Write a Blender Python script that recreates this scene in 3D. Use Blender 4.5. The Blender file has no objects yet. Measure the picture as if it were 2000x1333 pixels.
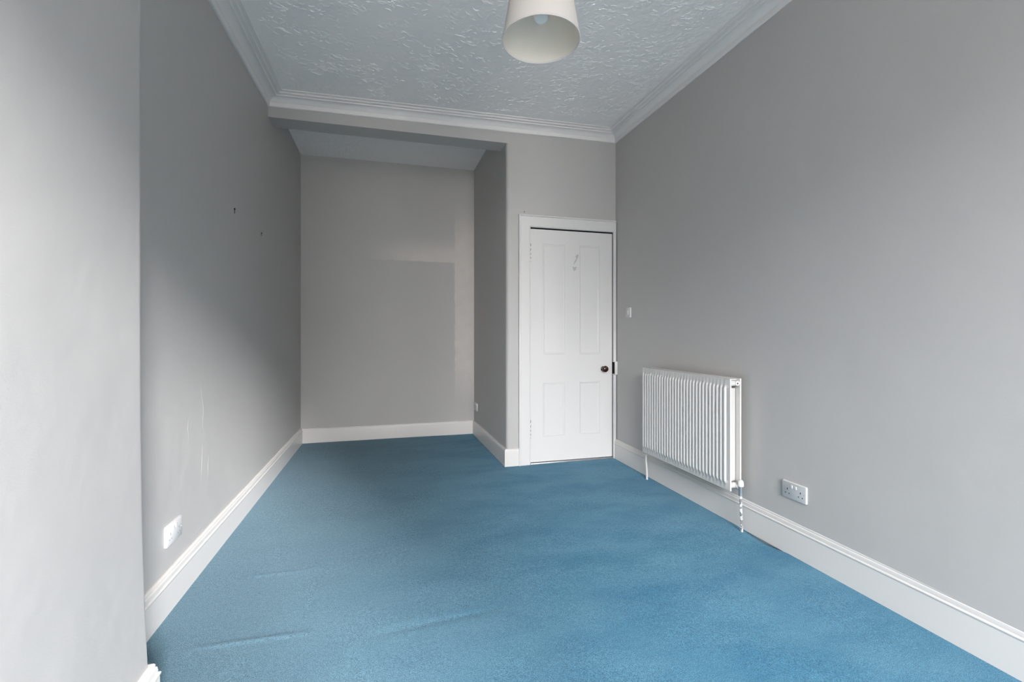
import bpy, bmesh, math, random
from mathutils import Vector, Matrix, noise

scene = bpy.context.scene
C = scene.collection
R_ = random.Random(7)

# ------------------------------------------------------------------ camera
cam_d = bpy.data.cameras.new('camera')
cam = bpy.data.objects.new('camera', cam_d)
C.objects.link(cam)
cam.location = (0, 0, 1.157)
cam.rotation_euler = (math.pi / 2, 0, -0.2685)
cam_d.sensor_width = 36.0
cam_d.lens = 899.93 / 2000 * 36
cam_d.shift_y = -13.1 / 2000
cam_d.clip_start = 0.02
scene.camera = cam

# ------------------------------------------------------------------ sky and light
world = bpy.data.worlds.new('overcast_sky')
scene.world = world
world.use_nodes = True
bg = world.node_tree.nodes['Background']
# hazy overcast: brightest towards the horizon all the way round
_n, _k = world.node_tree.nodes, world.node_tree.links
_tc = _n.new('ShaderNodeTexCoord'); _sx = _n.new('ShaderNodeSeparateXYZ'); _k.new(_tc.outputs['Generated'], _sx.inputs[0])
def _wm(op, a, b):
    n = _n.new('ShaderNodeMath'); n.operation = op
    for i, v in enumerate((a, b)):
        if isinstance(v, (int, float)): n.inputs[i].default_value = v
        else: _k.new(v, n.inputs[i])
    return n.outputs[0]
_hz = _wm('POWER', 2.71828, _wm('MULTIPLY', _wm('MAXIMUM', _sx.outputs[2], 0.0), -6.0))
_k.new(_wm('ADD', 9.6, _wm('MULTIPLY', _hz, 1.0)), bg.inputs['Strength'])
bg.inputs['Color'].default_value = (0.935, 0.952, 1.0, 1)
scene.view_settings.view_transform = 'Standard'
scene.view_settings.look = 'None'
scene.view_settings.gamma = 1.0
scene.view_settings.use_curve_mapping = False
scene.view_settings.exposure = 1.33
scene.cycles.max_bounces = 14
scene.cycles.diffuse_bounces = 10
scene.cycles.glossy_bounces = 4
scene.cycles.sample_clamp_indirect = 6.0
scene.cycles.use_denoising = True

# low sun through thin cloud: a wide soft source beyond the terrace across the street
sun_d = bpy.data.lights.new('hazy_sun', 'SUN')
sun_d.energy = 3.2
sun_d.angle = math.radians(10)
sun_d.color = (0.97, 0.97, 1.0)
sun = bpy.data.objects.new('hazy_sun', sun_d)
C.objects.link(sun)
_az, _el = math.radians(22), math.radians(20)
sun.rotation_euler = Vector((-math.sin(_az) * math.cos(_el), math.cos(_az) * math.cos(_el), -math.sin(_el))).to_track_quat('-Z', 'Y').to_euler()

# added second sun lamp, brightens the right wall from the other side
cl_d = bpy.data.lights.new('right_wall_fill', 'SUN')
cl_d.energy = 1.3
cl_d.angle = math.radians(24)
cl_d.color = (0.93, 0.97, 1.0)
cl = bpy.data.objects.new('right_wall_fill', cl_d)
C.objects.link(cl)
_az, _el = math.radians(-15), math.radians(19)
cl.rotation_euler = Vector((-math.sin(_az) * math.cos(_el), math.cos(_az) * math.cos(_el), -math.sin(_el))).to_track_quat('-Z', 'Y').to_euler()

# window opening in the wall behind the camera
WIN_X0, WIN_X1, WIN_Z0, WIN_Z1, WIN_Y = -0.3, 1.60, 0.35, 2.66, -1.3
por = bpy.data.lights.new('sky_portal', 'AREA')
por.shape = 'RECTANGLE'
por.size = WIN_X1 - WIN_X0
por.size_y = WIN_Z1 - WIN_Z0
por.cycles.is_portal = True
po = bpy.data.objects.new('sky_portal', por)
C.objects.link(po)
po.location = ((WIN_X0 + WIN_X1) / 2, WIN_Y - 0.12, (WIN_Z0 + WIN_Z1) / 2)
po.rotation_euler = (math.pi / 2, 0, 0)          # faces +Y, into the room

# ------------------------------------------------------------------ room shape
xL, xR, yD, yA, xS = -0.8716, 2.0806, 3.904, 5.3162, 1.0244
H_TOP = 3.3
Y0 = -1.3
def Lx(y): return xL - 0.0058 * (4 - y)
def Rx(y): return xR - 0.0101 * (4 - max(y, 1.0))
def Dy(x): return yD - 0.0079 * (x - 2)
def Ay(x): return yA + 0.0055 * (x - 1)
def Sx(y): return xS + 0.0167 * (4 - y)
def ZC(x, y): return 2.944 - 0.0093 * (2 - x) + (4 - y) * (-0.0163 * (x + .9) / 3 - 0.0316 * (2.05 - x) / 3)
Z_LINTEL = 2.8365
TB = 0.19
CORN_H = 0.095

# ------------------------------------------------------------------ materials
def new_mat(name):
    m = bpy.data.materials.new(name)
    m.use_nodes = True
    nt = m.node_tree
    return m, nt, nt.nodes['Principled BSDF']

def paint(name, col, rough=0.5, spec=0.35, var=0.04, bump=0.15, bscale=260, und=0.0, uscale=3.0, coat=0.0, metallic=0.0):
    m, nt, b = new_mat(name)
    N, K = nt.nodes, nt.links
    tc = N.new('ShaderNodeTexCoord')
    n1 = N.new('ShaderNodeTexNoise'); n1.inputs['Scale'].default_value = 2.3; n1.inputs['Detail'].default_value = 4
    K.new(tc.outputs['Object'], n1.inputs['Vector'])
    mix = N.new('ShaderNodeMix'); mix.data_type = 'RGBA'
    mix.inputs[6].default_value = (*[c * (1 - var) for c in col], 1)
    mix.inputs[7].default_value = (*[min(1, c * (1 + var)) for c in col], 1)
    K.new(n1.outputs['Fac'], mix.inputs[0])
    K.new(mix.outputs[2], b.inputs['Base Color'])
    b.inputs['Roughness'].default_value = rough
    b.inputs['Specular IOR Level'].default_value = spec
    b.inputs['Metallic'].default_value = metallic
    b.inputs['Coat Weight'].default_value = coat
    last = None
    if bump > 0:
        n2 = N.new('ShaderNodeTexNoise'); n2.inputs['Scale'].default_value = bscale; n2.inputs['Detail'].default_value = 3
        K.new(tc.outputs['Object'], n2.inputs['Vector'])
        bp = N.new('ShaderNodeBump'); bp.inputs['Strength'].default_value = bump; bp.inputs['Distance'].default_value = 0.002
        K.new(n2.outputs['Fac'], bp.inputs['Height']); last = bp
    if und > 0:
        n3 = N.new('ShaderNodeTexNoise'); n3.inputs['Scale'].default_value = uscale; n3.inputs['Detail'].default_value = 3
        K.new(tc.outputs['Object'], n3.inputs['Vector'])
        bp2 = N.new('ShaderNodeBump'); bp2.inputs['Strength'].default_value = und; bp2.inputs['Distance'].default_value = 0.05
        K.new(n3.outputs['Fac'], bp2.inputs['Height'])
        if last: K.new(last.outputs['Normal'], bp2.inputs['Normal'])
        last = bp2
    if last: K.new(last.outputs['Normal'], b.inputs['Normal'])
    return m

WALLC = (0.478, 0.458, 0.437)
m_wall = paint('grey_wall_paint', WALLC, rough=0.48, spec=0.35, var=0.02, bump=0.12, bscale=220, und=0.10, uscale=4.0)
m_trim = paint('white_gloss_paint', (0.68, 0.645, 0.61), rough=0.32, spec=0.45, var=0.015, bump=0.05, bscale=90)
m_plaster = paint('white_cornice_paint', (0.80, 0.765, 0.735), rough=0.6, spec=0.3, var=0.015, bump=0.08, bscale=120)
m_ceil = paint('white_ceiling_paint', (0.945, 0.90, 0.865), rough=0.6, spec=0.3, var=0.02, bump=0.35, bscale=38, und=0.15, uscale=22)
m_door = paint('white_door_paint', (0.70, 0.67, 0.645), rough=0.36, spec=0.4, var=0.012, bump=0.04, bscale=70)
m_rad = paint('white_radiator_enamel', (0.59, 0.565, 0.535), rough=0.35, spec=0.5, var=0.01, bump=0.0)
m_plastic = paint('white_moulded_plastic', (0.66, 0.64, 0.62), rough=0.3, spec=0.5, var=0.0, bump=0.0)
m_hole = paint('dark_socket_hole', (0.03, 0.03, 0.032), rough=0.8, spec=0.1, var=0.0, bump=0.0)
m_pale_hole = paint('grey_socket_shutter', (0.30, 0.29, 0.285), rough=0.5, spec=0.3, var=0.0, bump=0.0)
m_dark = paint('dark_gap', (0.02, 0.018, 0.016), rough=0.9, spec=0.05, var=0.0, bump=0.0)
m_wood = paint('dark_varnished_wood', (0.030, 0.008, 0.004), rough=0.22, spec=0.5, var=0.35, bump=0.0, coat=0.25)
m_steel = paint('dull_chrome_metal', (0.45, 0.46, 0.47), rough=0.35, spec=0.5, var=0.05, bump=0.0, metallic=0.85)
m_brass = paint('tarnished_hinge_metal', (0.20, 0.17, 0.14), rough=0.5, spec=0.5, var=0.2, bump=0.0, metallic=0.4)
m_scrape = paint('bare_grey_undercoat', (0.50, 0.475, 0.45), rough=0.6, spec=0.3, var=0.08, bump=0.0)
m_stone = paint('grey_sandstone', (0.12, 0.11, 0.10), rough=0.9, spec=0.1, var=0.12, bump=0.0)
m_render = paint('pale_bounce_render', (0.80, 0.755, 0.69), rough=0.9, spec=0.1, var=0.03, bump=0.0)  # unseen house front, kept pale to bounce light into the room
m_ground = paint('street_paving', (0.20, 0.195, 0.19), rough=0.9, spec=0.1, var=0.1, bump=0.0)
m_cord = paint('white_flex', (0.75, 0.74, 0.72), rough=0.5, spec=0.4, var=0.0, bump=0.0)
m_bulb = paint('frosted_bulb_glass', (0.80, 0.80, 0.78), rough=0.25, spec=0.5, var=0.0, bump=0.0)

# flaked pipe paint: bare metal showing through white
m_pipe, nt, b = new_mat('flaked_pipe_paint')
tc = nt.nodes.new('ShaderNodeTexCoord'); nz = nt.nodes.new('ShaderNodeTexNoise'); nz.inputs['Scale'].default_value = 45
rp = nt.nodes.new('ShaderNodeValToRGB')
rp.color_ramp.elements[0].position = 0.45; rp.color_ramp.elements[0].color = (0.22, 0.22, 0.22, 1)
rp.color_ramp.elements[1].position = 0.52; rp.color_ramp.elements[1].color = (0.8, 0.79, 0.77, 1)
nt.links.new(tc.outputs['Object'], nz.inputs['Vector']); nt.links.new(nz.outputs['Fac'], rp.inputs['Fac'])
nt.links.new(rp.outputs['Color'], b.inputs['Base Color']); b.inputs['Roughness'].default_value = 0.35

# lamp shade fabric: lets some light through
def fabric(name, col, tr):
    m, nt, b = new_mat(name)
    N, K = nt.nodes, nt.links
    b.inputs['Base Color'].default_value = (*col, 1); b.inputs['Roughness'].default_value = 0.9
    b.inputs['Specular IOR Level'].default_value = 0.1
    t = N.new('ShaderNodeBsdfTranslucent'); t.inputs['Color'].default_value = (*col, 1)
    mx = N.new('ShaderNodeMixShader'); mx.inputs[0].default_value = tr
    K.new(b.outputs[0], mx.inputs[1]); K.new(t.outputs[0], mx.inputs[2])
    K.new(mx.outputs[0], N['Material Output'].inputs['Surface'])
    return m
m_shade_out = fabric('cream_shade_fabric', (0.78, 0.735, 0.695), 0.25)
m_shade_in = fabric('cream_shade_lining', (0.86, 0.82, 0.74), 0.25)

# alcove wall: an older paint edge, a roughly rectangular darker area with a paler border
def alcove_paint():
    m = paint('grey_alcove_paint', WALLC, rough=0.5, spec=0.35, var=0.025, bump=0.12, bscale=220, und=0.10, uscale=4.0)
    nt = m.node_tree; N, K = nt.nodes, nt.links
    b = N['Principled BSDF']
    old = b.inputs['Base Color'].links[0].from_socket
    tc = N.new('ShaderNodeTexCoord'); sp = N.new('ShaderNodeSeparateXYZ')
    nz = N.new('ShaderNodeTexNoise'); nz.inputs['Scale'].default_value = 9; nz.inputs['Detail'].default_value = 5
    K.new(tc.outputs['Object'], nz.inputs['Vector'])
    K.new(tc.outputs['Object'], sp.inputs[0])
    def M(op, a, bb=None, clamp=False):
        n = N.new('ShaderNodeMath'); n.operation = op; n.use_clamp = clamp
        for i, v in enumerate((a, bb)):
            if v is None: continue
            if isinstance(v, (int, float)): n.inputs[i].default_value = v
            else: K.new(v, n.inputs[i])
        return n.outputs[0]
    def ss(v, lo, hi):
        n = N.new('ShaderNodeMapRange'); n.interpolation_type = 'SMOOTHSTEP'
        n.inputs['From Min'].default_value = lo; n.inputs['From Max'].default_value = hi
        K.new(v, n.inputs['Value']); return n.outputs[0]
    wob = M('MULTIPLY', M('SUBTRACT', nz.outputs['Fac'], 0.5), 0.035)
    x = M('ADD', sp.outputs[0], wob); z = M('ADD', sp.outputs[2], wob)
    strip = M('MULTIPLY', ss(x, 0.765, 0.785), M('SUBTRACT', 1.0, ss(z, 2.05, 2.75)))
    strip = M('MULTIPLY', strip, ss(z, 0.25, 1.0))
    top = M('MULTIPLY', M('MULTIPLY', ss(z, 1.975, 1.995), M('SUBTRACT', 1.0, ss(z, 2.03, 2.30))), ss(x, -0.35, 0.45))
    mask = M('MAXIMUM', strip, top)
    mask = M('MULTIPLY', mask, M('ADD', 0.55, M('MULTIPLY', nz.outputs['Fac'], 0.8)), True)
    mix = N.new('ShaderNodeMix'); mix.data_type = 'RGBA'
    K.new(mask, mix.inputs[0]); K.new(old, mix.inputs[6])
    mix.inputs[7].default_value = (0.64, 0.585, 0.545, 1)
    K.new(mix.outputs[2], b.inputs['Base Color'])
    return m
m_alcove = alcove_paint()

# carpet
def carpet_mat():
    m, nt, b = new_mat('blue_carpet')
    N, K = nt.nodes, nt.links
    tc = N.new('ShaderNodeTexCoord')
    def nz(scale, detail=3, vec=None, rough=0.5):
        n = N.new('ShaderNodeTexNoise'); n.inputs['Scale'].default_value = scale; n.inputs['Detail'].default_value = detail
        n.inputs['Roughness'].default_value = rough
        K.new(vec or tc.outputs['Object'], n.inputs['Vector']); return n.outputs['Fac']
    mp = N.new('ShaderNodeMapping'); mp.inputs['Rotation'].default_value = (0, 0, 0.5); mp.inputs['Scale'].default_value = (1.2, 2.4, 1)
    K.new(tc.outputs['Object'], mp.inputs['Vector'])
    big = nz(1.6, 5, mp.outputs[0], 0.6)
    r1 = N.new('ShaderNodeValToRGB'); e = r1.color_ramp.elements
    e[0].position = 0.30; e[0].color = (0.050, 0.183, 0.287, 1)
    e[1].position = 0.62; e[1].color = (0.094, 0.248, 0.352, 1)
    K.new(big, r1.inputs['Fac'])
    fine = nz(300, 4)
    r2 = N.new('ShaderNodeValToRGB'); e = r2.color_ramp.elements
    e[0].position = 0.34; e[0].color = (0.52, 0.54, 0.56, 1)
    e[1].position = 0.66; e[1].color = (1.36, 1.34, 1.32, 1)
    K.new(fine, r2.inputs['Fac'])
    mid = nz(60, 3)
    r3 = N.new('ShaderNodeValToRGB'); e = r3.color_ramp.elements
    e[0].position = 0.3; e[0].color = (0.9, 0.9, 0.9, 1)
    e[1].position = 0.7; e[1].color = (1.08, 1.08, 1.08, 1)
    K.new(mid, r3.inputs['Fac'])
    def mul(a, bb):
        n = N.new('ShaderNodeMix'); n.data_type = 'RGBA'; n.blend_type = 'MULTIPLY'; n.inputs[0].default_value = 1
        K.new(a, n.inputs[6]); K.new(bb, n.inputs[7]); return n.outputs[2]
    # greyer pile towards the left wall
    sp = N.new('ShaderNodeSeparateXYZ'); K.new(tc.outputs['Object'], sp.inputs[0])
    mr = N.new('ShaderNodeMapRange'); mr.interpolation_type = 'SMOOTHSTEP'
    mr.inputs['From Min'].default_value = 1.2; mr.inputs['From Max'].default_value = -0.6
    mr.inputs['To Min'].default_value = 0.0; mr.inputs['To Max'].default_value = 0.75
    K.new(sp.outputs[0], mr.inputs['Value'])
    fd = N.new('ShaderNodeMix'); fd.data_type = 'RGBA'
    K.new(mr.outputs[0], fd.inputs[0]); K.new(r1.outputs[0], fd.inputs[6])
    fd.inputs[7].default_value = (0.140, 0.222, 0.262, 1)
    K.new(mul(mul(fd.outputs[2], r2.outputs[0]), r3.outputs[0]), b.inputs['Base Color'])
    b.inputs['Roughness'].default_value = 0.95
    b.inputs['Specular IOR Level'].default_value = 0.08
    b.inputs['Sheen Weight'].default_value = 0.08
    b.inputs['Sheen Roughness'].default_value = 0.5
    bp = N.new('ShaderNodeBump'); bp.inputs['Strength'].default_value = 0.5; bp.inputs['Distance'].default_value = 0.004
    K.new(nz(330, 2), bp.inputs['Height']); K.new(bp.outputs[0], b.inputs['Normal'])
    return m
m_carpet = carpet_mat()

# ------------------------------------------------------------------ mesh helpers
def link_mesh(name, verts, faces, mats, parent=None, smooth=False, fmat=None, recalc=True):
    me = bpy.data.meshes.new(name)
    me.from_pydata([tuple(v) for v in verts], [], faces)
    for m in (mats if isinstance(mats, (list, tuple)) else [mats]): me.materials.append(m)
    if fmat:
        for p, i in zip(me.polygons, fmat): p.material_index = i
    if recalc:
        bm = bmesh.new(); bm.from_mesh(me)
        bmesh.ops.recalc_face_normals(bm, faces=bm.faces); bm.to_mesh(me); bm.free()
    if smooth:
        for p in me.polygons: p.use_smooth = True
    o = bpy.data.objects.new(name, me)
    C.objects.link(o)
    if parent: o.parent = parent
    return o

def from_bm(name, bm, mats, parent=None, smooth=False, angle=None):
    bmesh.ops.recalc_face_normals(bm, faces=bm.faces)
    me = bpy.data.meshes.new(name); bm.to_mesh(me); bm.free()
    for m in (mats if isinstance(mats, (list, tuple)) else [mats]): me.materials.append(m)
    if smooth:
        for p in me.polygons: p.use_smooth = True
        if angle: me.set_sharp_from_angle(angle=angle)
    o = bpy.data.objects.new(name, me); C.objects.link(o)
    if parent: o.parent = parent
    return o

def bm_box(bm, x0, x1, y0, y1, z0, z1, bev=0.0, seg=2):
    vs = [bm.verts.new((x, y, z)) for x in (x0, x1) for y in (y0, y1) for z in (z0, z1)]
    fs = [(0, 1, 3, 2), (4, 6, 7, 5), (0, 4, 5, 1), (2, 3, 7, 6), (0, 2, 6, 4), (1, 5, 7, 3)]
    faces = [bm.faces.new([vs[i] for i in f]) for f in fs]
    if bev > 0:
        es = list({e for f in faces for e in f.edges})
        bmesh.ops.bevel(bm, geom=es, offset=bev, segments=seg, profile=0.5, affect='EDGES')

def box(name, x0, x1, y0, y1, z0, z1, mat, parent=None, bev=0.0, seg=2):
    bm = bmesh.new(); bm_box(bm, x0, x1, y0, y1, z0, z1, bev, seg)
    return from_bm(name, bm, mat, parent, smooth=bev > 0, angle=math.radians(40))

def bm_tube(bm, pts, r, seg=12, caps=True):
    rings = []
    pts = [Vector(p) for p in pts]
    rs = r if isinstance(r, (list, tuple)) else [r] * len(pts)
    up = None
    for i, p in enumerate(pts):
        d = (pts[min(i + 1, len(pts) - 1)] - pts[max(i - 1, 0)]).normalized()
        if up is None:
            up = Vector((0, 0, 1)) if abs(d.z) < 0.9 else Vector((1, 0, 0))
        a = d.cross(up).normalized(); bb = a.cross(d).normalized(); up = bb
        rings.append([bm.verts.new(p + rs[i] * (math.cos(t) * a + math.sin(t) * bb)) for t in [2 * math.pi * k / seg for k in range(seg)]])
    for r0, r1 in zip(rings, rings[1:]):
        for k in range(seg): bm.faces.new((r0[k], r0[(k + 1) % seg], r1[(k + 1) % seg], r1[k]))
    if caps:
        bm.faces.new(rings[0][::-1]); bm.faces.new(rings[-1])

def tube(name, pts, r, mat, parent=None, seg=12):
    bm = bmesh.new(); bm_tube(bm, pts, r, seg)
    return from_bm(name, bm, mat, parent, smooth=True, angle=math.radians(50))

def lathe(name, prof, mat, parent=None, seg=32, axis='z', loc=(0, 0, 0), closed=False, angle=45, matidx=None):
    """prof: list of (radius, height) swept about the axis at loc."""
    bm = bmesh.new(); rings = []
    for r, h in prof:
        ring = []
        if r < 1e-6:
            ring = [None]
        n = 1 if r < 1e-6 else seg
        ring = []
        for k in range(n):
            t = 2 * math.pi * k / seg
            a, c = r * math.cos(t), r * math.sin(t)
            p = {'z': (a, c, h), 'y': (a, -h, c), 'x': (-h, a, c)}[axis]
            ring.append(bm.verts.new((p[0] + loc[0], p[1] + loc[1], p[2] + loc[2])))
        rings.append(ring)
    pairs = list(zip(rings, rings[1:]))
    if closed: pairs.append((rings[-1], rings[0]))
    for i, (a, c) in enumerate(pairs):
        for k in range(seg):
            k2 = (k + 1) % seg
            if len(a) == 1 and len(c) == 1: continue
            if len(a) == 1: f = bm.faces.new((a[0], c[k], c[k2]))
            elif len(c) == 1: f = bm.faces.new((a[k], a[k2], c[0]))
            else: f = bm.faces.new((a[k], a[k2], c[k2], c[k]))
            if matidx: f.material_index = matidx[i]
    return from_bm(name, bm, mat, parent, smooth=True, angle=math.radians(angle))

def sub(o, part):
    o.matrix_parent_inverse = Matrix.Identity(4); o.parent = part; return o

def struct(o, label=None):
    o['kind'] = 'structure'
    if label: o['label'] = label
    return o

def thing(name, label, cat, loc, group=None):
    o = bpy.data.objects.new(name, None); C.objects.link(o)
    o.location = loc; o.empty_display_size = 0.05
    o['label'] = label; o['category'] = cat
    if group: o['group'] = group
    return o

def prism(verts2, z0, z1):
    """outline in XY (list), extruded; z0/z1 numbers"""
    n = len(verts2)
    vs = [(x, y, z0) for x, y in verts2] + [(x, y, z1) for x, y in verts2]
    fs = [tuple(range(n))[::-1], tuple(range(n, 2 * n))] + [(i, (i + 1) % n, n + (i + 1) % n, n + i) for i in range(n)]
    return vs, fs

# ------------------------------------------------------------------ structure: walls
v, f = prism([(Lx(Y0 - .15), Y0 - .15), (Lx(5.5), 5.5), (Lx(5.5) - .25, 5.5), (Lx(Y0 - .15) - .25, Y0 - .15)], -0.08, H_TOP)
wall_left = struct(link_mesh('wall_left', v, f, m_wall), 'long grey painted wall running into the alcove')
v, f = prism([(Rx(Y0 - .15), Y0 - .15), (Rx(1.0), 1.0), (Rx(4.15), 4.15), (Rx(4.15) + .25, 4.15), (Rx(Y0 - .15) + .25, Y0 - .15)], -0.08, H_TOP)
wall_right = struct(link_mesh('wall_right', v, f, m_wall), 'long grey painted wall behind the radiator')
v, f = prism([(Lx(5.3) - .02, Ay(-.9)), (Sx(5.3) + .05, Ay(1.05)), (Sx(5.3) + .05, 5.55), (Lx(5.3) - .02, 5.55)], -0.08, H_TOP)
struct(link_mesh('wall_back', v, f, m_alcove), 'grey back wall of the alcove with an old paint edge')

# end wall: pier with a rounded corner, alcove side, header over the door, beam over the alcove
DX0, DX1, DZ1 = 1.243, 2.049, 2.108
verts, faces = [], []
def add(vs, fs):
    k = len(verts); verts.extend(vs); faces.extend([tuple(i + k for i in q) for q in fs])
r = 0.028
cx, cy = Sx(3.95) + r, Dy(1.05) + r
arc = [(cx - r * math.cos(t), cy - r * math.sin(t)) for t in [math.pi / 2 * k / 8 for k in range(9)]]   # from side face to front face
pier = [(Sx(5.4), 5.4)] + arc + [(DX0, Dy(DX0)), (DX0, 4.12), (1.2, 4.12), (1.2, 5.4)]
# pier body, slightly wavy corner is kept straight
add(*prism(pier, -0.08, H_TOP))
add(*prism([(DX0, Dy(DX0)), (Rx(3.9) + .02, Dy(2.08)), (Rx(3.9) + .02, 4.12), (DX0, 4.12)], DZ1, H_TOP))
bx = [(Lx(3.9) - .02, Dy(-.87)), (cx, Dy(cx)), (cx, Dy(cx) + TB), (Lx(3.9) - .02, Dy(-.87) + TB)]
add(*prism(bx, Z_LINTEL, H_TOP))
o = struct(link_mesh('wall_end', verts, faces, m_wall, smooth=True), 'grey end wall with the door and the beam over the alcove opening')
o.data.set_sharp_from_angle(angle=math.radians(30))

# unseen window wall behind the camera, made white to bounce light inward
bm = bmesh.new()
a0, a1 = Lx(-1) - .1, Rx(-1) + .1
bm_box(bm, a0, WIN_X0, WIN_Y - .25, WIN_Y, -.08, H_TOP)
bm_box(bm, WIN_X1, a1, WIN_Y - .25, WIN_Y, -.08, H_TOP)
bm_box(bm, WIN_X0, WIN_X1, WIN_Y - .25, WIN_Y, -.08, WIN_Z0)
bm_box(bm, WIN_X0, WIN_X1, WIN_Y - .25, WIN_Y, WIN_Z1, H_TOP)
struct(from_bm('wall_window', bm, m_trim), 'unseen window wall behind the viewer, made white to bounce light')
# sash frame
wf = struct(from_bm('window_1', (lambda b: (bm_box(b, WIN_X0, WIN_X1, WIN_Y - .14, WIN_Y + .03, WIN_Z0 - .04, WIN_Z0 + .012, .004), b)[1])(bmesh.new()), m_trim), 'white window sill and frame behind the viewer')
for nm, q in (('jamb', (WIN_X0, WIN_X0 + .05, WIN_Z0, WIN_Z1)), ('jamb', (WIN_X1 - .05, WIN_X1, WIN_Z0, WIN_Z1)),
              ('mullion', ((WIN_X0 + WIN_X1) / 2 - .03, (WIN_X0 + WIN_X1) / 2 + .03, WIN_Z0, WIN_Z1)),
              ('head_rail', (WIN_X0, WIN_X1, WIN_Z1 - .05, WIN_Z1))):
    box(nm, q[0], q[1], WIN_Y - .2, WIN_Y - .14, q[2], q[3], m_trim, wf)

# chimney breast: plaster arris that softens with height and flares at the skirting
BX, BY = -0.680, 1.614
rows = [(-0.08, .010), (.16, .012), (.24, .025), (.35, .042), (.62, .066), (.9, .078), (1.2, .083), (1.8, .085), (2.5, .085), (H_TOP, .085)]
NA = 10
vs, fs = [], []
for z, rr in rows:
    rr *= .74
    ring = [(BX, Y0 - .15)]
    for k in range(NA + 1):
        t = math.pi / 2 * k / NA
        ring.append((BX - rr + rr * math.cos(t), BY - rr + rr * math.sin(t)))
    ring += [(Lx(1.6) - .05, BY), (Lx(1.6) - .05, Y0 - .15)]
    vs += [(x, y, z) for x, y in ring]
n = NA + 4
for i in range(len(rows) - 1):
    for k in range(n): fs.append((i * n + k, i * n + (k + 1) % n, (i + 1) * n + (k + 1) % n, (i + 1) * n + k))
fs += [tuple(range(n)), tuple(range((len(rows) - 1) * n, len(rows) * n))]
o = struct(link_mesh('wall_chimney_breast', vs, fs, m_wall, smooth=True), 'grey chimney breast projecting from the long wall, nearest the viewer')
o.data.set_sharp_from_angle(angle=math.radians(40))

# ------------------------------------------------------------------ floor: fitted carpet with creases
nx, ny = 150, 330
fx0, fx1, fy0, fy1 = -0.95, 2.15, Y0 - .05, 5.42
creases = [  # (x0,y0,x1,y1,height,width)
    (-0.662, 2.449, -0.335, 2.447, .004, .010), (-0.335, 2.447, -0.242, 2.599, .003, .02),
    (-0.695, 1.949, -0.291, 1.930, .006, .012), (-0.335, 2.43, -0.309, 1.95, -.003, .016),
    (-0.101, 1.779, -0.091, 1.55, -.010, .010), (1.562, 1.835, 1.566, 1.659, -.008, .009),
    (-0.06, 1.85, 0.50, 1.895, -.004, .02), (-0.751, 4.68, 0.25, 4.62, .005, .02), (0.25, 4.62, 0.845, 4.79, .004, .02),
    (0.289, 5.15, 0.293, 4.66, -.005, .014), (-0.478, 1.828, -0.489, 1.70, -.005, .012),
    (1.4, 2.0, 1.95, 1.95, -.002, .03), (0.75, 2.5, 1.4, 2.1, .002, .05), (0.80, 5.1, 0.83, 4.8, -.004, .016)]
def floor_h(x, y):
    h = 0.004 * noise.noise((x * 1.3, y * 1.3, 0.3)) + 0.0012 * noise.noise((x * 5, y * 5, 2.0))
    edge = min(1.0, max(0.0, (min(x - Lx(y), Rx(y) - x, 9) - 0.02) / 0.2))
    h *= edge
    for x0, y0, x1, y1, a, w in creases:
        dx, dy = x1 - x0, y1 - y0; L2 = dx * dx + dy * dy
        t = ((x - x0) * dx + (y - y0) * dy) / L2
        tt = min(1, max(0, t)); d = math.hypot(x - x0 - tt * dx, y - y0 - tt * dy)
        if d < 4 * w: h += .65 * a * math.exp(-(d / w) ** 2) * min(1, 4 * tt * (1 - tt) + .25)
    # carpet edge pulled down beside the skirting near the valve
    e = Rx(y) - 0.02 - x
    if e < 0.12 and 1.95 < y < 2.33:
        u = math.sin(math.pi * (y - 1.95) / .38) ** 1.5
        h += u * (0.007 * math.exp(-((e - .06) / .02) ** 2) - 0.020 / (1 + math.exp((e - .014) / .004)))
    return h
# rows of uneven spacing: finer in the near, visible part
xs = [fx0 + (1.95 - fx0) * i / 110 for i in range(110)] + [1.95 + (fx1 - 1.95) * i / 40 for i in range(41)]
nx = len(xs) - 1
ys = [fy0, -1.2, -.6, -.2, .2, .5, .8] + [1.0 + (2.8 - 1.0) * i / 200 for i in range(200)] + [2.8 + (fy1 - 2.8) * i / 120 for i in range(121)]
vs = [(x, y, floor_h(x, y)) for y in ys for x in xs]
w = nx + 1
fs = [(j * w + i, j * w + i + 1, (j + 1) * w + i + 1, (j + 1) * w + i) for j in range(len(ys) - 1) for i in range(nx)]
k = len(vs)
vs += [(fx0, fy0, -.08), (fx1, fy0, -.08), (fx1, fy1, -.08), (fx0, fy1, -.08)]
fs += [(k, k + 3, k + 2, k + 1)]
struct(link_mesh('floor', vs, fs, m_carpet, smooth=True, recalc=False), 'worn blue fitted carpet covering the whole floor')

# ------------------------------------------------------------------ ceilings
def ceil_z(x, y): return ZC(x, y) + CORN_H - 0.004
GX, GY = 24, 36
vs, fs = [], []
for j in range(GY + 1):
    y = Y0 - .1 + (4.0 - Y0 + .1) * j / GY
    for i in range(GX + 1):
        x0, x1 = Lx(y) - .1, Rx(y) + .1
        x = x0 + (x1 - x0) * i / GX
        vs.append((x, y, ceil_z(x, y)))
fs = [(j * (GX + 1) + i, (j + 1) * (GX + 1) + i, (j + 1) * (GX + 1) + i + 1, j * (GX + 1) + i + 1) for j in range(GY) for i in range(GX)]
ceiling = link_mesh('ceiling', vs, fs, m_ceil, smooth=True, recalc=False)
so = ceiling.modifiers.new('thickness', 'SOLIDIFY'); so.thickness = 0.12; so.offset = -1
struct(ceiling, 'white textured plaster ceiling of the main room')
cs = [(-1.0, 3.95, 3.064), (1.1, 3.95, 3.077), (1.1, 5.45, 3.077), (-1.0, 5.45, 3.064)]
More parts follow.
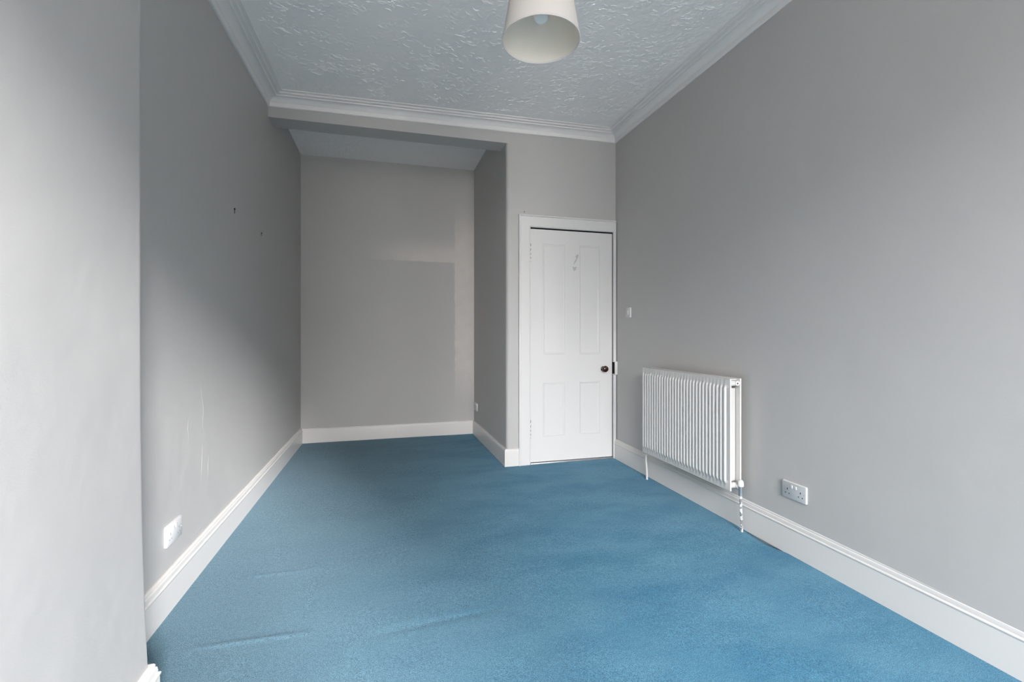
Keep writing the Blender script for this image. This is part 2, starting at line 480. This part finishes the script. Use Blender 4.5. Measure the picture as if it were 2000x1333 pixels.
vs = [c for c in cs] + [(x, y, H_TOP) for x, y, z in cs]
fs = [(0, 1, 2, 3), (7, 6, 5, 4)] + [(i, 4 + i, 4 + (i + 1) % 4, (i + 1) % 4) for i in range(4)]
struct(link_mesh('ceiling_alcove', vs, fs, m_ceil), 'textured ceiling of the alcove')
# roof slab so no light leaks in
struct(box('roof_slab', -1.4, 2.6, Y0 - .3, 5.8, H_TOP - .02, H_TOP + .15, m_stone))

# textured plaster strokes on the ceiling
bm = bmesh.new()
def stroke(cx, cy, ang, ln, wd, ht, bend):
    ca, sa = math.cos(ang), math.sin(ang); prev = None
    for i in range(5):
        t = i / 4 - .5; s = 1 - (2 * t) ** 2 * .9
        u = t * ln; vv = bend * (t * t * 4)
        ring = []
        for q, dz in ((-1, 0.001), (-.3, -ht), (.35, -ht * .8), (1, 0.001)):
            a, b2 = u, vv + q * wd * .5 * (0.3 + 0.7 * s)
            x, y = cx + a * ca - b2 * sa, cy + a * sa + b2 * ca
            ring.append(bm.verts.new((x, y, ceil_z(x, y) + (dz * s if dz < 0 else dz))))
        if prev:
            for j in range(3): bm.faces.new((prev[j], prev[j + 1], ring[j + 1], ring[j]))
        prev = ring
for cl in range(1000):
    x, y = R_.uniform(-.70, 1.90), R_.uniform(0.6, 3.74)
    base = R_.uniform(-.6, .6) + (0.35 if x < .6 else -.35)
    dens = R_.choice((2, 3, 5, 8, 11))
    strength = R_.uniform(.35, 1.0) ** 1.3
    for k in range(dens):
        px, py = x + R_.gauss(0, .035), y + R_.gauss(0, .03)
        if not (-.70 < px < 1.90 and py < 3.74): continue
        stroke(px, py, base + R_.gauss(0, .5), R_.uniform(.018, .055), R_.uniform(.004, .0085), R_.uniform(.0025, .0070) * strength, R_.uniform(-.016, .016))
st = from_bm('plaster_stroke', bm, m_ceil, ceiling, smooth=True)
st['kind'] = 'stuff'

# ------------------------------------------------------------------ runs of moulding
def run(name, p0, p1, nrm, prof, mat, m0=0, m1=0, zf=None, segs=60, jit=0.0, jit_idx=(), label=None, sharp=28):
    """profile (offset from wall, z) swept from p0 to p1; m=+1 inner mitre, -1 outer mitre"""
    p0, p1, nrm = Vector((*p0, 0)), Vector((*p1, 0)), Vector((*nrm, 0)).normalized()
    d = (p1 - p0).normalized(); L = (p1 - p0).length
    n = len(prof); vs, fs = [], []
    for i in range(segs + 1):
        t = i / segs
        for k, (o_, z) in enumerate(prof):
            a = m0 * o_; bq = L - m1 * o_
            s = a + (bq - a) * t
            q = p0 + d * s + nrm * o_
            base = zf(q.x, q.y) if zf else 0
            jz = jit * (noise.noise((q.x * 7, q.y * 7, 1.7)) + .6 * noise.noise((q.x * 23, q.y * 23, 4.1))) if k in jit_idx else 0
            vs.append((q.x, q.y, base + z + jz))
    for i in range(segs):
        for k in range(n): fs.append((i * n + k, i * n + (k + 1) % n, (i + 1) * n + (k + 1) % n, (i + 1) * n + k))
    fs += [tuple(range(n)), tuple(range(segs * n, segs * n + n))]
    o = link_mesh(name, vs, fs, mat, smooth=True)
    o.data.set_sharp_from_angle(angle=math.radians(sharp))
    return struct(o, label)

CORN = [(-.006, 0), (.011, 0.0), (.015, .003), (.017, .030), (.013, .0315), (.0135, .034), (.020, .037), (.024, .042), (.032, .050), (.044, .0575), (.056, .0615), (.060, .0618),
        (.074, .0620), (.0755, .0635), (.0755, .0700), (.0770, .0715), (.0995, .0725), (.1010, .0740), (.1010, .0815), (.1025, .083), (.1240, .084), (.1265, .0860), (.1265, .1), (-.006, .1)]
run('trim_1', (Lx(BY), BY), (Lx(yD), Dy(-.87)), (1, 0), CORN, m_plaster, 1, 1, ZC, 60, .0016, (0, 1), 'white moulded cornice along the long wall beside the alcove')
run('trim_2', (Lx(yD), Dy(-.87)), (Rx(yD), Dy(2.08)), (0, -1), CORN, m_plaster, 1, 1, ZC, 80, .0018, (0, 1), 'white moulded cornice over the beam and door')
run('trim_3', (Rx(yD), Dy(2.08)), (Rx(Y0), Y0), (-1, 0), CORN, m_plaster, 1, 1, ZC, 100, .0022, (0, 1), 'white moulded cornice above the radiator wall')
run('trim_4', (BX, Y0), (BX, BY), (1, 0), CORN, m_plaster, 1, -1, ZC, 40, .001, (0, 1), 'white moulded cornice around the chimney breast')
run('trim_5', (BX, BY), (Lx(BY), BY), (0, 1), CORN, m_plaster, -1, 1, ZC, 8, .001, (0, 1), 'short white cornice return of the chimney breast')

def sk(h, t=.02, zb=-.06):   # skirting with a moulded top
    return [(-.005, zb), (t, zb), (t, h - .046), (t + .002, h - .043), (t + .003, h - .038), (t + .001, h - .035), (t - .004, h - .033), (t - .003, h - .028),
            (t - .005, h - .016), (t - .009, h - .0125), (t - .008, h - .008), (t - .010, h - .003), (t - .014, h), (-.005, h)]
def sk_plain(h, t=.02):
    return [(-.005, -.06), (t, -.06), (t, h - .024), (t - .003, h - .010), (t - .009, h), (-.005, h)]
run('baseboard_right', (Rx(Y0), Y0), (Rx(3.9), Dy(2.07)), (-1, 0), sk(.178, .02, -.003), m_trim, 0, 0, None, 120, .0012, (11, 12, 13), 'white moulded skirting along the radiator wall')
run('baseboard_left', (Lx(BY), BY), (Lx(5.3), Ay(-.87)), (1, 0), sk(.167), m_trim, 1, 1, None, 110, .0028, (10, 11, 12, 13), 'white moulded skirting along the long wall into the alcove')
run('baseboard_back', (Lx(5.3), Ay(-.87)), (Sx(5.3), Ay(1)), (0, -1), sk_plain(.153), m_trim, 1, 1, None, 70, .004, (3, 4, 5), 'plain white skirting along the back of the alcove')
run('baseboard_alcove', (Sx(5.3), Ay(1)), (Sx(3.93), Dy(1.02)), (-1, 0), sk_plain(.152), m_trim, 1, -1, None, 40, .003, (3, 4, 5), 'white skirting on the alcove side wall')
run('baseboard_end', (Sx(3.93), Dy(1.02)), (1.134, Dy(1.13)), (0, -1), sk_plain(.152), m_trim, -1, 0, None, 8, .002, (3, 4, 5), 'short white skirting between alcove corner and door frame')
run('baseboard_chimney', (BX, Y0), (BX, BY), (1, 0), sk(.167), m_trim, 0, -1, None, 40, .001, (11, 12), 'white moulded skirting at the foot of the chimney breast')
run('baseboard_return', (BX, BY), (Lx(BY), BY), (0, 1), sk(.167), m_trim, -1, 1, None, 6, .001, (11, 12), 'short white skirting return of the chimney breast')

# raised seams in the lining of the long wall
for pts in ([(2.611, .94), (2.62, .86), (2.644, .78), (2.631, .705), (2.652, .66)], [(2.461, .77), (2.455, .72), (2.472, .66)],
            [(2.63, .62), (2.622, .52), (2.617, .43)], [(2.714, .54), (2.70, .46), (2.705, .40)]):
    bm = bmesh.new(); prev = None
    fine = []
    for (y0, z0), (y1, z1) in zip(pts, pts[1:]):
        for i in range(6): fine.append((y0 + (y1 - y0) * i / 6 + R_.uniform(-.003, .003), z0 + (z1 - z0) * i / 6))
    fine.append(pts[-1])
    for i, (y, z) in enumerate(fine):
        s = math.sin(math.pi * i / (len(fine) - 1)); h = .0012 * s + .00005; wd = .005 + .004 * s
        ring = [bm.verts.new((Lx(y) + a, y + q * wd, z)) for q, a in ((-1, -.0005), (-.3, h), (.3, h), (1, -.0005))]
        if prev:
            for j in range(3): bm.faces.new((prev[j], prev[j + 1], ring[j + 1], ring[j]))
        prev = ring
    from_bm('plaster_seam', bm, m_wall, wall_left, smooth=True)

# ------------------------------------------------------------------ door
door = bpy.data.objects.new('door_1', None); C.objects.link(door); door.location = (1.646, 3.90, 0)
door['kind'] = 'structure'; door['label'] = 'white four panel door with dark round knob in a white frame'
def to_local(o, root):
    o.parent = root
    o.matrix_parent_inverse = Matrix.Translation(-Vector(root.location))
    return o
YD_ = Dy(1.65)         # wall plane at the door
AY = YD_ - 0.020       # architrave face
def architrave():
    # three-sided moulding: profile across its width (0 inner .. 1 outer), depth in front of wall
    xi0, xi1, zi = 1.243, 2.049, 2.106
    bm = bmesh.new()
    prof = [(0, 0.015), (0.004, -.020), (.012, -.022), (.016, -.019), (.092, -.020), (.096, -.017), (.098, -.026), (.103, -.029), (.109, -.027), (.109, 0.004)]
    path = []
    for wd, dp in prof:
        wr = min(wd, Rx(3.9) - xi1 - .001) if wd > 0 else 0
        path.append([(xi0 - wd, YD_ + dp, -.02), (xi0 - wd, YD_ + dp, zi + wd), (xi1 + wr, YD_ + dp, zi + wd), (xi1 + wr, YD_ + dp, -.02)])
    rows_ = [[bm.verts.new(p) for p in q] for q in path]
    for a, c in zip(rows_, rows_[1:]):
        for k in range(3): bm.faces.new((a[k], a[k + 1], c[k + 1], c[k]))
    return from_bm('door_frame', bm, m_door, smooth=True, angle=math.radians(30))
to_local(architrave(), door)
bm = bmesh.new()     # lining and stop behind the leaf, gap shade put in as black
bm_box(bm, 1.225, 1.243, YD_ - .002, 4.11, 0, 2.12); bm_box(bm, 2.049, 2.085, YD_ - .002, 4.11, 0, 2.12)
bm_box(bm, 1.225, 2.085, YD_ - .002, 4.11, 2.106, 2.13); bm_box(bm, 1.225, 2.085, 3.965, 4.10, 0, 2.12)
to_local(from_bm('door_lining', bm, m_dark), door)
# leaf from stiles, rails and recessed panels
LX0, LX1, LZ0, LZ1 = 1.2465, 2.0462, 0.016, 2.097
LF, LB = YD_ + .002, YD_ + .042
leaf = bpy.data.objects.new('door_leaf', None); C.objects.link(leaf); leaf.location = (LX0, LF, LZ0)
to_local(leaf, door)
def leaf_child(o):
    o.parent = leaf
    o.matrix_parent_inverse = Matrix.Translation(-Vector((LX0, LF, LZ0)))
    return o
PX = [(1.361, 1.577), (1.711, 1.920)]
PZ = [(.238, .724), (.972, 1.973)]
leaf_child(box('stile', LX0, PX[0][0], LF, LB, LZ0, LZ1, m_door))
leaf_child(box('stile', PX[1][1], LX1, LF, LB, LZ0, LZ1, m_door))
for z0, z1 in PZ:
    leaf_child(box('muntin', PX[0][1], PX[1][0], LF, LB, z0, z1, m_door))
for z0, z1 in ((LZ0, PZ[0][0]), (PZ[0][1], PZ[1][0]), (PZ[1][1], LZ1)):
    leaf_child(box('rail', PX[0][0], PX[1][1], LF, LB, z0, z1, m_door))
for px0, px1 in PX:
    for pz0, pz1 in PZ:
        bm = bmesh.new(); prev = None
        for ins, dep in ((0, .0), (.0015, .0025), (.004, .0005), (.008, .0), (.012, .0022), (.019, .0055), (.0215, .0045), (.024, .0060)):
            ring = [bm.verts.new((x, LF + dep, z)) for x, z in ((px0 + ins, pz0 + ins), (px1 - ins, pz0 + ins), (px1 - ins, pz1 - ins), (px0 + ins, pz1 - ins))]
            if prev:
                for k in range(4): bm.faces.new((prev[k], prev[(k + 1) % 4], ring[(k + 1) % 4], ring[k]))
            prev = ring
        bm.faces.new(prev)
        leaf_child(from_bm('panel', bm, m_door))
# knob
k = lathe('door_knob', [(0, -.004), (.024, -.004), (.024, .002), (.020, .005), (.011, .007), (.010, .022), (.014, .026), (.024, .031), (.0290, .039), (.0300, .046), (.027, .054), (.018, .060), (.008, .0625), (0, .063)],
          m_wood, seg=36, axis='y', loc=(1.955, LF, .837), angle=50)
k['label'] = 'dark brown varnished wooden knob'
leaf_child(k)
# scrape in the paint of the muntin
bm = bmesh.new()
for poly in ([(1.704, 1.892), (1.709, 1.880), (1.694, 1.842), (1.676, 1.812), (1.655, 1.788), (1.668, 1.826), (1.684, 1.850), (1.676, 1.874)],
             [(1.648, 1.778), (1.664, 1.772), (1.690, 1.776), (1.684, 1.748), (1.662, 1.733), (1.652, 1.752)]):
    a = [bm.verts.new((x, LF - .0004, z)) for x, z in poly]; c = [bm.verts.new((x, LF + .001, z)) for x, z in poly]
    bm.faces.new(a)
    for i in range(len(a)): bm.faces.new((a[i], a[(i + 1) % len(a)], c[(i + 1) % len(a)], c[i]))
s = from_bm('paint_scrape', bm, m_scrape); s['label'] = 'grey scrape where paint has flaked'
leaf_child(s)
for hz in (1.885, .313):
    o = tube('hinge', [(1.2462, LF - .004, hz - .08), (1.2462, LF - .004, hz + .08)], .0034, m_brass, seg=8)
    o['label'] = 'worn metal hinge with flaking paint'
    to_local(o, door)
    for q in (-.065, -.03, .005, .045):
        s = tube('hinge_knuckle', [(1.2462, LF - .0045, hz + q - .011), (1.2462, LF - .0045, hz + q + .011)], .0042, m_door, seg=8)
        s.parent = o; s.matrix_parent_inverse = Matrix.Translation(-Vector(door.location))
        s.matrix_parent_inverse = o.matrix_basis.inverted()
bm = bmesh.new(); bm_box(bm, 2.053, 2.086, AY - .022, YD_ + .01, .782, .905, .003)
o = from_bm('latch_keep', bm, m_door, smooth=True, angle=.7); o['label'] = 'white painted box keep of the latch'
to_local(o, door)
sub(box('latch_gap_shade', 2.0490, 2.0532, AY - .016, YD_ + .004, .79, .898, m_dark), o)  # gap beside the keep, its shade put in as a dark block
# threshold
struct(box('trim_6', 1.243, 2.049, YD_ - .018, YD_ + .05, -.01, .011, m_steel, None, .002), 'thin worn metal strip under the door')

# ------------------------------------------------------------------ radiator
RY0, RY1, RZ0, RZ1 = 2.262, 3.214, .236, .896
RXF = 1.937            # front face
rad = thing('radiator', 'white ribbed double panel radiator on the grey wall beside the door', 'radiator', (2.0, (RY0 + RY1) / 2, 0))
def rad_child(o, mat_label=None):
    o.parent = rad; o.matrix_parent_inverse = Matrix.Translation(-Vector(rad.location)); return o
def panel(name, xf, depth, ribs_front):
    NR, pitch = 29, .0319
    first = 3.197
    yy = [(RY1, 0)]
    for i in range(NR):
        c = first - i * pitch
        if i == 0: yy.append((RY1 - .001, 0))
        for q, h in ((.0112, 0), (.0088, .35), (.0062, .85), (.003, 1), (-.003, 1), (-.0062, .85), (-.0088, .35), (-.0112, 0)):
            yy.append((c + q, h))
    yy = [yy[0]] + [p for p in yy[1:] if RY0 < p[0] < RY1 - .0005] + [(RY0, 0)]
    zz = [(RZ0, 0), (RZ0 + .036, 0), (RZ0 + .043, .5), (RZ0 + .052, .9), (RZ0 + .06, 1), (RZ1 - .062, 1), (RZ1 - .054, .9), (RZ1 - .045, .5), (RZ1 - .038, 0), (RZ1, 0)]
    vs = []; s = ribs_front
    for z, gz in zz:
        for y, hy in yy:
            vs.append((xf - s * .0095 * gz * hy + s * .0095, y, z))
    n = len(yy); m = len(zz); fs = [(j * n + i, j * n + i + 1, (j + 1) * n + i + 1, (j + 1) * n + i) for j in range(m - 1) for i in range(n - 1)]
    border = [i for i in range(n)] + [j * n + n - 1 for j in range(1, m)] + [(m - 1) * n + i for i in range(n - 2, -1, -1)] + [j * n for j in range(m - 2, 0, -1)]
    k = len(vs)
    cyc, czc = (RY0 + RY1) / 2, (RZ0 + RZ1) / 2
    for idx in border:
        x, y, z = vs[idx]; vs.append((xf + s * depth, y, z))
    for i in range(len(border)):
        a, c = i, (i + 1) % len(border)
        fs.append((border[a], border[c], k + c, k + a))
    fs.append(tuple(range(k, k + len(border))))
    o = link_mesh(name, vs, fs, m_rad, smooth=True)
    o.data.set_sharp_from_angle(angle=math.radians(50))
    bv = o.modifiers.new('bevel', 'BEVEL'); bv.width = .003; bv.segments = 2; bv.limit_method = 'ANGLE'; bv.angle_limit = math.radians(60)
    return rad_child(o)
panel('front_panel', RXF, .020, 1)
panel('back_panel', 2.036, .020, -1)
grille = rad_child(box('top_grille', RXF + .018, 2.036 - .018, RY0 + .03, RY1 - .01, RZ1 - .012, RZ1 - .004, m_rad, None, .001))
for i in range(9):
    y = RY0 + .10 + i * .095
    sub(box('grille_slot', RXF + .030, RXF + .036, y, y + .055, RZ1 - .006, RZ1 - .0035, m_dark), grille)
# folded convector fins between the panels
bm = bmesh.new(); pr = None; nf = 70
for i in range(nf + 1):
    y = RY0 + .022 + (RY1 - RY0 - .044) * i / nf
    x = RXF + .021 if i % 2 == 0 else 2.012
    cur = [bm.verts.new((x, y, RZ0 + .05)), bm.verts.new((x, y, RZ1 - .06))]
    if pr: bm.faces.new((pr[0], cur[0], cur[1], pr[1]))
    pr = cur
rad_child(from_bm('convector_fin', bm, m_rad))
for y in (RY0 + .016, RY1 - .016):
    for z in (RZ0 + .030, RZ1 - .028):
        rad_child(tube('header_tube', [(RXF + .012, y, z), (2.024, y, z)], .0165, m_rad, seg=16))
        rad_child(tube('end_boss', [(1.995, y - .02, z), (1.995, y + .02, z)], .0145, m_rad, seg=16))
s = rad_child(tube('bleed_valve', [(1.995, RY0 - .006, RZ1 - .028), (1.995, RY0 - .001, RZ1 - .028)], .004, m_hole, seg=10)); s['label'] = 'small dark square bleed screw'
rad_child(box('panel_slot', RXF + .021, RXF + .030, RY0 + .012, RY0 + .016, RZ1 - .072, RZ1 - .05, m_dark))
# near valve, hanging just clear of the panel end
VX, VY = 1.995, 2.232
vz = RZ0 + .030
body = rad_child(tube('valve', [(VX, VY, vz - .035), (VX, VY, vz + .012)], .012, m_steel, seg=14)); body['label'] = 'dull metal valve body'
sub(tube('valve_tail', [(VX, RY0 + .01, vz), (VX, VY, vz)], .010, m_steel, seg=14), body)
sub(tube('union_nut', [(VX, RY0 - .016, vz), (VX, RY0 - .001, vz)], .0145, m_rad, seg=6), body)
sub(lathe('valve_cap', [(0, -.002), (.0155, -.002), (.0165, .004), (.0165, .014), (.0145, .026), (.009, .034), (0, .036)], m_plastic, seg=20, loc=(VX, VY, vz + .008)), body)
sub(tube('valve_nut', [(VX, VY, vz - .050), (VX, VY, vz - .033)], .0125, m_steel, seg=6), body)
pp = rad_child(tube('pipe', [(VX, VY, vz - .048), (VX, VY, vz - .10), (VX + .006, VY + .006, .13), (VX + .014, VY + .010, .06), (VX + .018, VY + .012, -.03)], .0070, m_pipe, seg=12))
pp['label'] = 'thin pipe with flaking white paint'
# far valve
FY = RY1 + .030
body = rad_child(tube('valve', [(VX, FY, vz - .035), (VX, FY, vz + .012)], .012, m_rad, seg=14))
sub(tube('valve_tail', [(VX, RY1 - .01, vz), (VX, FY, vz)], .010, m_rad, seg=14), body)
sub(lathe('valve_cap', [(0, -.002), (.0135, -.002), (.0140, .012), (.0125, .026), (.008, .032), (0, .034)], m_plastic, seg=20, loc=(VX, FY, vz + .010)), body)
rad_child(tube('pipe', [(VX, FY, vz - .033), (VX + .002, FY + .002, .16), (VX + .014, FY + .01, .08), (VX + .018, FY + .012, -.03)], .0078, m_trim, seg=12))
# wall brackets
for y in (RY0 + .15, RY1 - .15):
    struct(box('radiator_bracket', 2.0368, Rx(y) + .004, y - .018, y + .018, RZ0 + .08, RZ1 - .10, m_rad), 'white steel bracket hidden behind the radiator')

# ------------------------------------------------------------------ sockets and switch
def oriented(o, root, nrm):
    """local frame: X along wall, Y out of the wall (towards room), Z up"""
    o.parent = root; return o
def plate(name, wdt, hgt, th, mat, parent, r=.005):
    # rounded-corner plate lying on local XZ, front at Y=th
    bm = bmesh.new(); ring = []
    for cxx, czz, a0 in ((wdt / 2 - r, hgt / 2 - r, 0), (-wdt / 2 + r, hgt / 2 - r, 90), (-wdt / 2 + r, -hgt / 2 + r, 180), (wdt / 2 - r, -hgt / 2 + r, 270)):
        for k in range(5):
            t = math.radians(a0 + 90 * k / 4); ring.append((cxx + r * math.cos(t), czz + r * math.sin(t)))
    layers = [(-.001, 1.0), (th * .55, 1.0), (th * .88, .985), (th, .955)]
    rows_ = []
    for y, s in layers:
        rows_.append([bm.verts.new((x * (1 - (1 - s) * hgt / wdt), y, z * s)) for x, z in ring])
    n = len(ring)
    for a, c in zip(rows_, rows_[1:]):
        for k in range(n): bm.faces.new((a[k], a[(k + 1) % n], c[(k + 1) % n], c[k]))
    bm.faces.new(rows_[0]); bm.faces.new(rows_[-1])
    return from_bm(name, bm, mat, parent, smooth=True, angle=math.radians(35))
def double_socket(loc, rz, label, hole=m_hole, detail=True):
    t = thing('double_socket', label, 'socket', loc, 'white double wall sockets')
    t.rotation_euler = (0, 0, rz)
    plate('faceplate', .146, .087, .010, m_plastic, t)
    if detail:
        for s in (-1, 1):
            cxx = s * .040
            for hx, hz, w_, h_ in ((0, .004, .0045, .009), (-.011, -.018, .0068, .0045), (.011, -.018, .0068, .0045)):
                box('pin_hole', cxx + hx - w_ / 2, cxx + hx + w_ / 2, .0088, .0103, hz - h_ / 2, hz + h_ / 2, hole, t)
            lathe('screw', [(0, .0003), (.0025, .0003), (.003, -.001)], m_steel, t, seg=10, axis='y', loc=(s * .0615, .0100, 0))
            box('rocker_switch', s * .012 - .0058, s * .012 + .0058, .008, .0135, .014, .030, m_plastic, t, .0012)
    return t
# wall normals: right wall faces -X (rz=90deg), left wall faces +X (rz=-90deg)
double_socket((Rx(1.923), 1.923, .337), math.pi / 2, 'white double socket low on the wall beyond the radiator, nearest the viewer')
double_socket((Lx(2.293), 2.293, .311), -math.pi / 2, 'white double socket above the skirting of the long wall beside the chimney breast', m_pale_hole)
double_socket((Sx(5.19), 5.19, .330), math.pi / 2, 'small white double socket on the side wall inside the alcove')
sw = thing('light_switch', 'white single light switch on the wall beside the door', 'switch', (Rx(3.658), 3.658, 1.349))
sw.rotation_euler = (0, 0, math.pi / 2)
plate('faceplate', .087, .087, .010, m_plastic, sw)
box('rocker', -.011, .011, .009, .0135, -.017, .017, m_plastic, sw, .0015)

# ------------------------------------------------------------------ pendant lamp
PXc, PYc, PZb = 0.585, 1.70, 2.300
lamp = thing('pendant_lamp', 'cream tapered drum pendant shade hanging from the ceiling', 'lamp', (PXc, PYc, PZb))
def lc(o):
    o.parent = lamp; return o
SH = .225
def rr(h): return .1515 - (.1515 - .113) * h / SH
prof = [(rr(0), 0), (rr(SH), SH), (rr(SH) - .0018, SH), (rr(0) - .0018, 0)]
N_ = 10
outer = [(rr(SH * i / N_), SH * i / N_) for i in range(N_ + 1)]
inner = [(rr(SH * i / N_) - .002, SH * i / N_) for i in range(N_, -1, -1)]
pf = outer + inner
shade = lc(lathe('shade', pf, [m_shade_out, m_shade_in], seg=72, closed=True, matidx=[0] * (N_ + 1) + [1] * (N_ + 1), angle=60))
sub(lathe('shade_rim', [(rr(0) + .0006, 0), (rr(0) + .0008, .005), (rr(.006) - .0024, .006), (rr(0) - .0028, -.0004), (rr(0) - .001, -.001)], [m_shade_out], seg=72, closed=True, angle=80), shade)
lc(lathe('bulb', [(0, .072), (.010, .0725), (.020, .0765), (.027, .084), (.030, .094), (.029, .105), (.022, .122), (.0145, .138), (.0135, .150), (0, .150)], m_bulb, seg=28, angle=80))
lc(lathe('lamp_holder', [(0, .145), (.017, .145), (.0185, .150), (.0185, .178), (.015, .185), (.013, .215), (.005, .228), (0, .228)], m_plastic, seg=24))
zr = .158
bm = bmesh.new()
for a in (0.35, 0.35 + 2 * math.pi / 3, 0.35 + 4 * math.pi / 3):
    bm_tube(bm, [(.018 * math.cos(a), .018 * math.sin(a), zr), (.07 * math.cos(a), .07 * math.sin(a), zr + .004), ((rr(SH) - .003) * math.cos(a), (rr(SH) - .003) * math.sin(a), SH - .004)], .0016, 6)
sub(from_bm('shade_carrier', bm, m_steel, smooth=True), shade)
ztop = ceil_z(PXc, PYc) - PZb
lc(tube('cord', [(0, 0, .225), (0, 0, ztop - .02)], .0033, m_cord, seg=10))
lc(lathe('ceiling_rose', [(0, ztop - .034), (.010, ztop - .034), (.014, ztop - .026), (.038, ztop - .018), (.042, ztop - .006), (.042, ztop + .004), (0, ztop + .004)], m_plastic, seg=32))

# ------------------------------------------------------------------ small fixings left in the walls
def wall_plug(loc, label, wall_x=True, s=1.0):
    t = thing('wall_screw', label, 'screw', loc)
    if wall_x:
        o = tube('screw_head', [(-.004, 0, 0), (.005, 0, 0)], .0055 * s, m_dark, t, 8)
        o = box('plug_scar', -.002, .0012, -.004 * s, .009 * s, -.028 * s, -.013 * s, m_brass, t, .0005)
        box('screw_shank', -.004, .004, -.0025 * s, .0025 * s, -.025 * s, 0, m_brass, t)
    else:
        tube('screw_head', [(0, .004, 0), (0, -.006, 0)], .004 * s, m_dark, t, 8)
    return t
wall_plug((Lx(3.118), 3.118, 1.912), 'dark screw left in the long wall, higher of the two', True, 1.0)
wall_plug((Lx(3.732), 3.732, 1.897), 'dark screw left in the long wall, nearer the alcove', True, .75)
wall_plug((1.189, Dy(1.19), 2.243), 'tiny dark nail in the wall just above the door frame', False, .9)

# ------------------------------------------------------------------ outside: unseen street, and houses laid out to steer light indoors
struct(box('street_ground', -60, 60, -40, WIN_Y - .3, -4.6, -4.5, m_ground))
for x0, x1, mm in ((-60, -5.5, m_stone), (-1.7, -0.9, m_stone), (-0.9, 2.6, m_render), (2.6, 3.9, m_stone), (5.3, 60, m_stone)):  # gaps and pale front added to throw light on the far end
    struct(box('unseen_house_wall', x0, x1, -24, -16, -4.5, 5.8, mm))
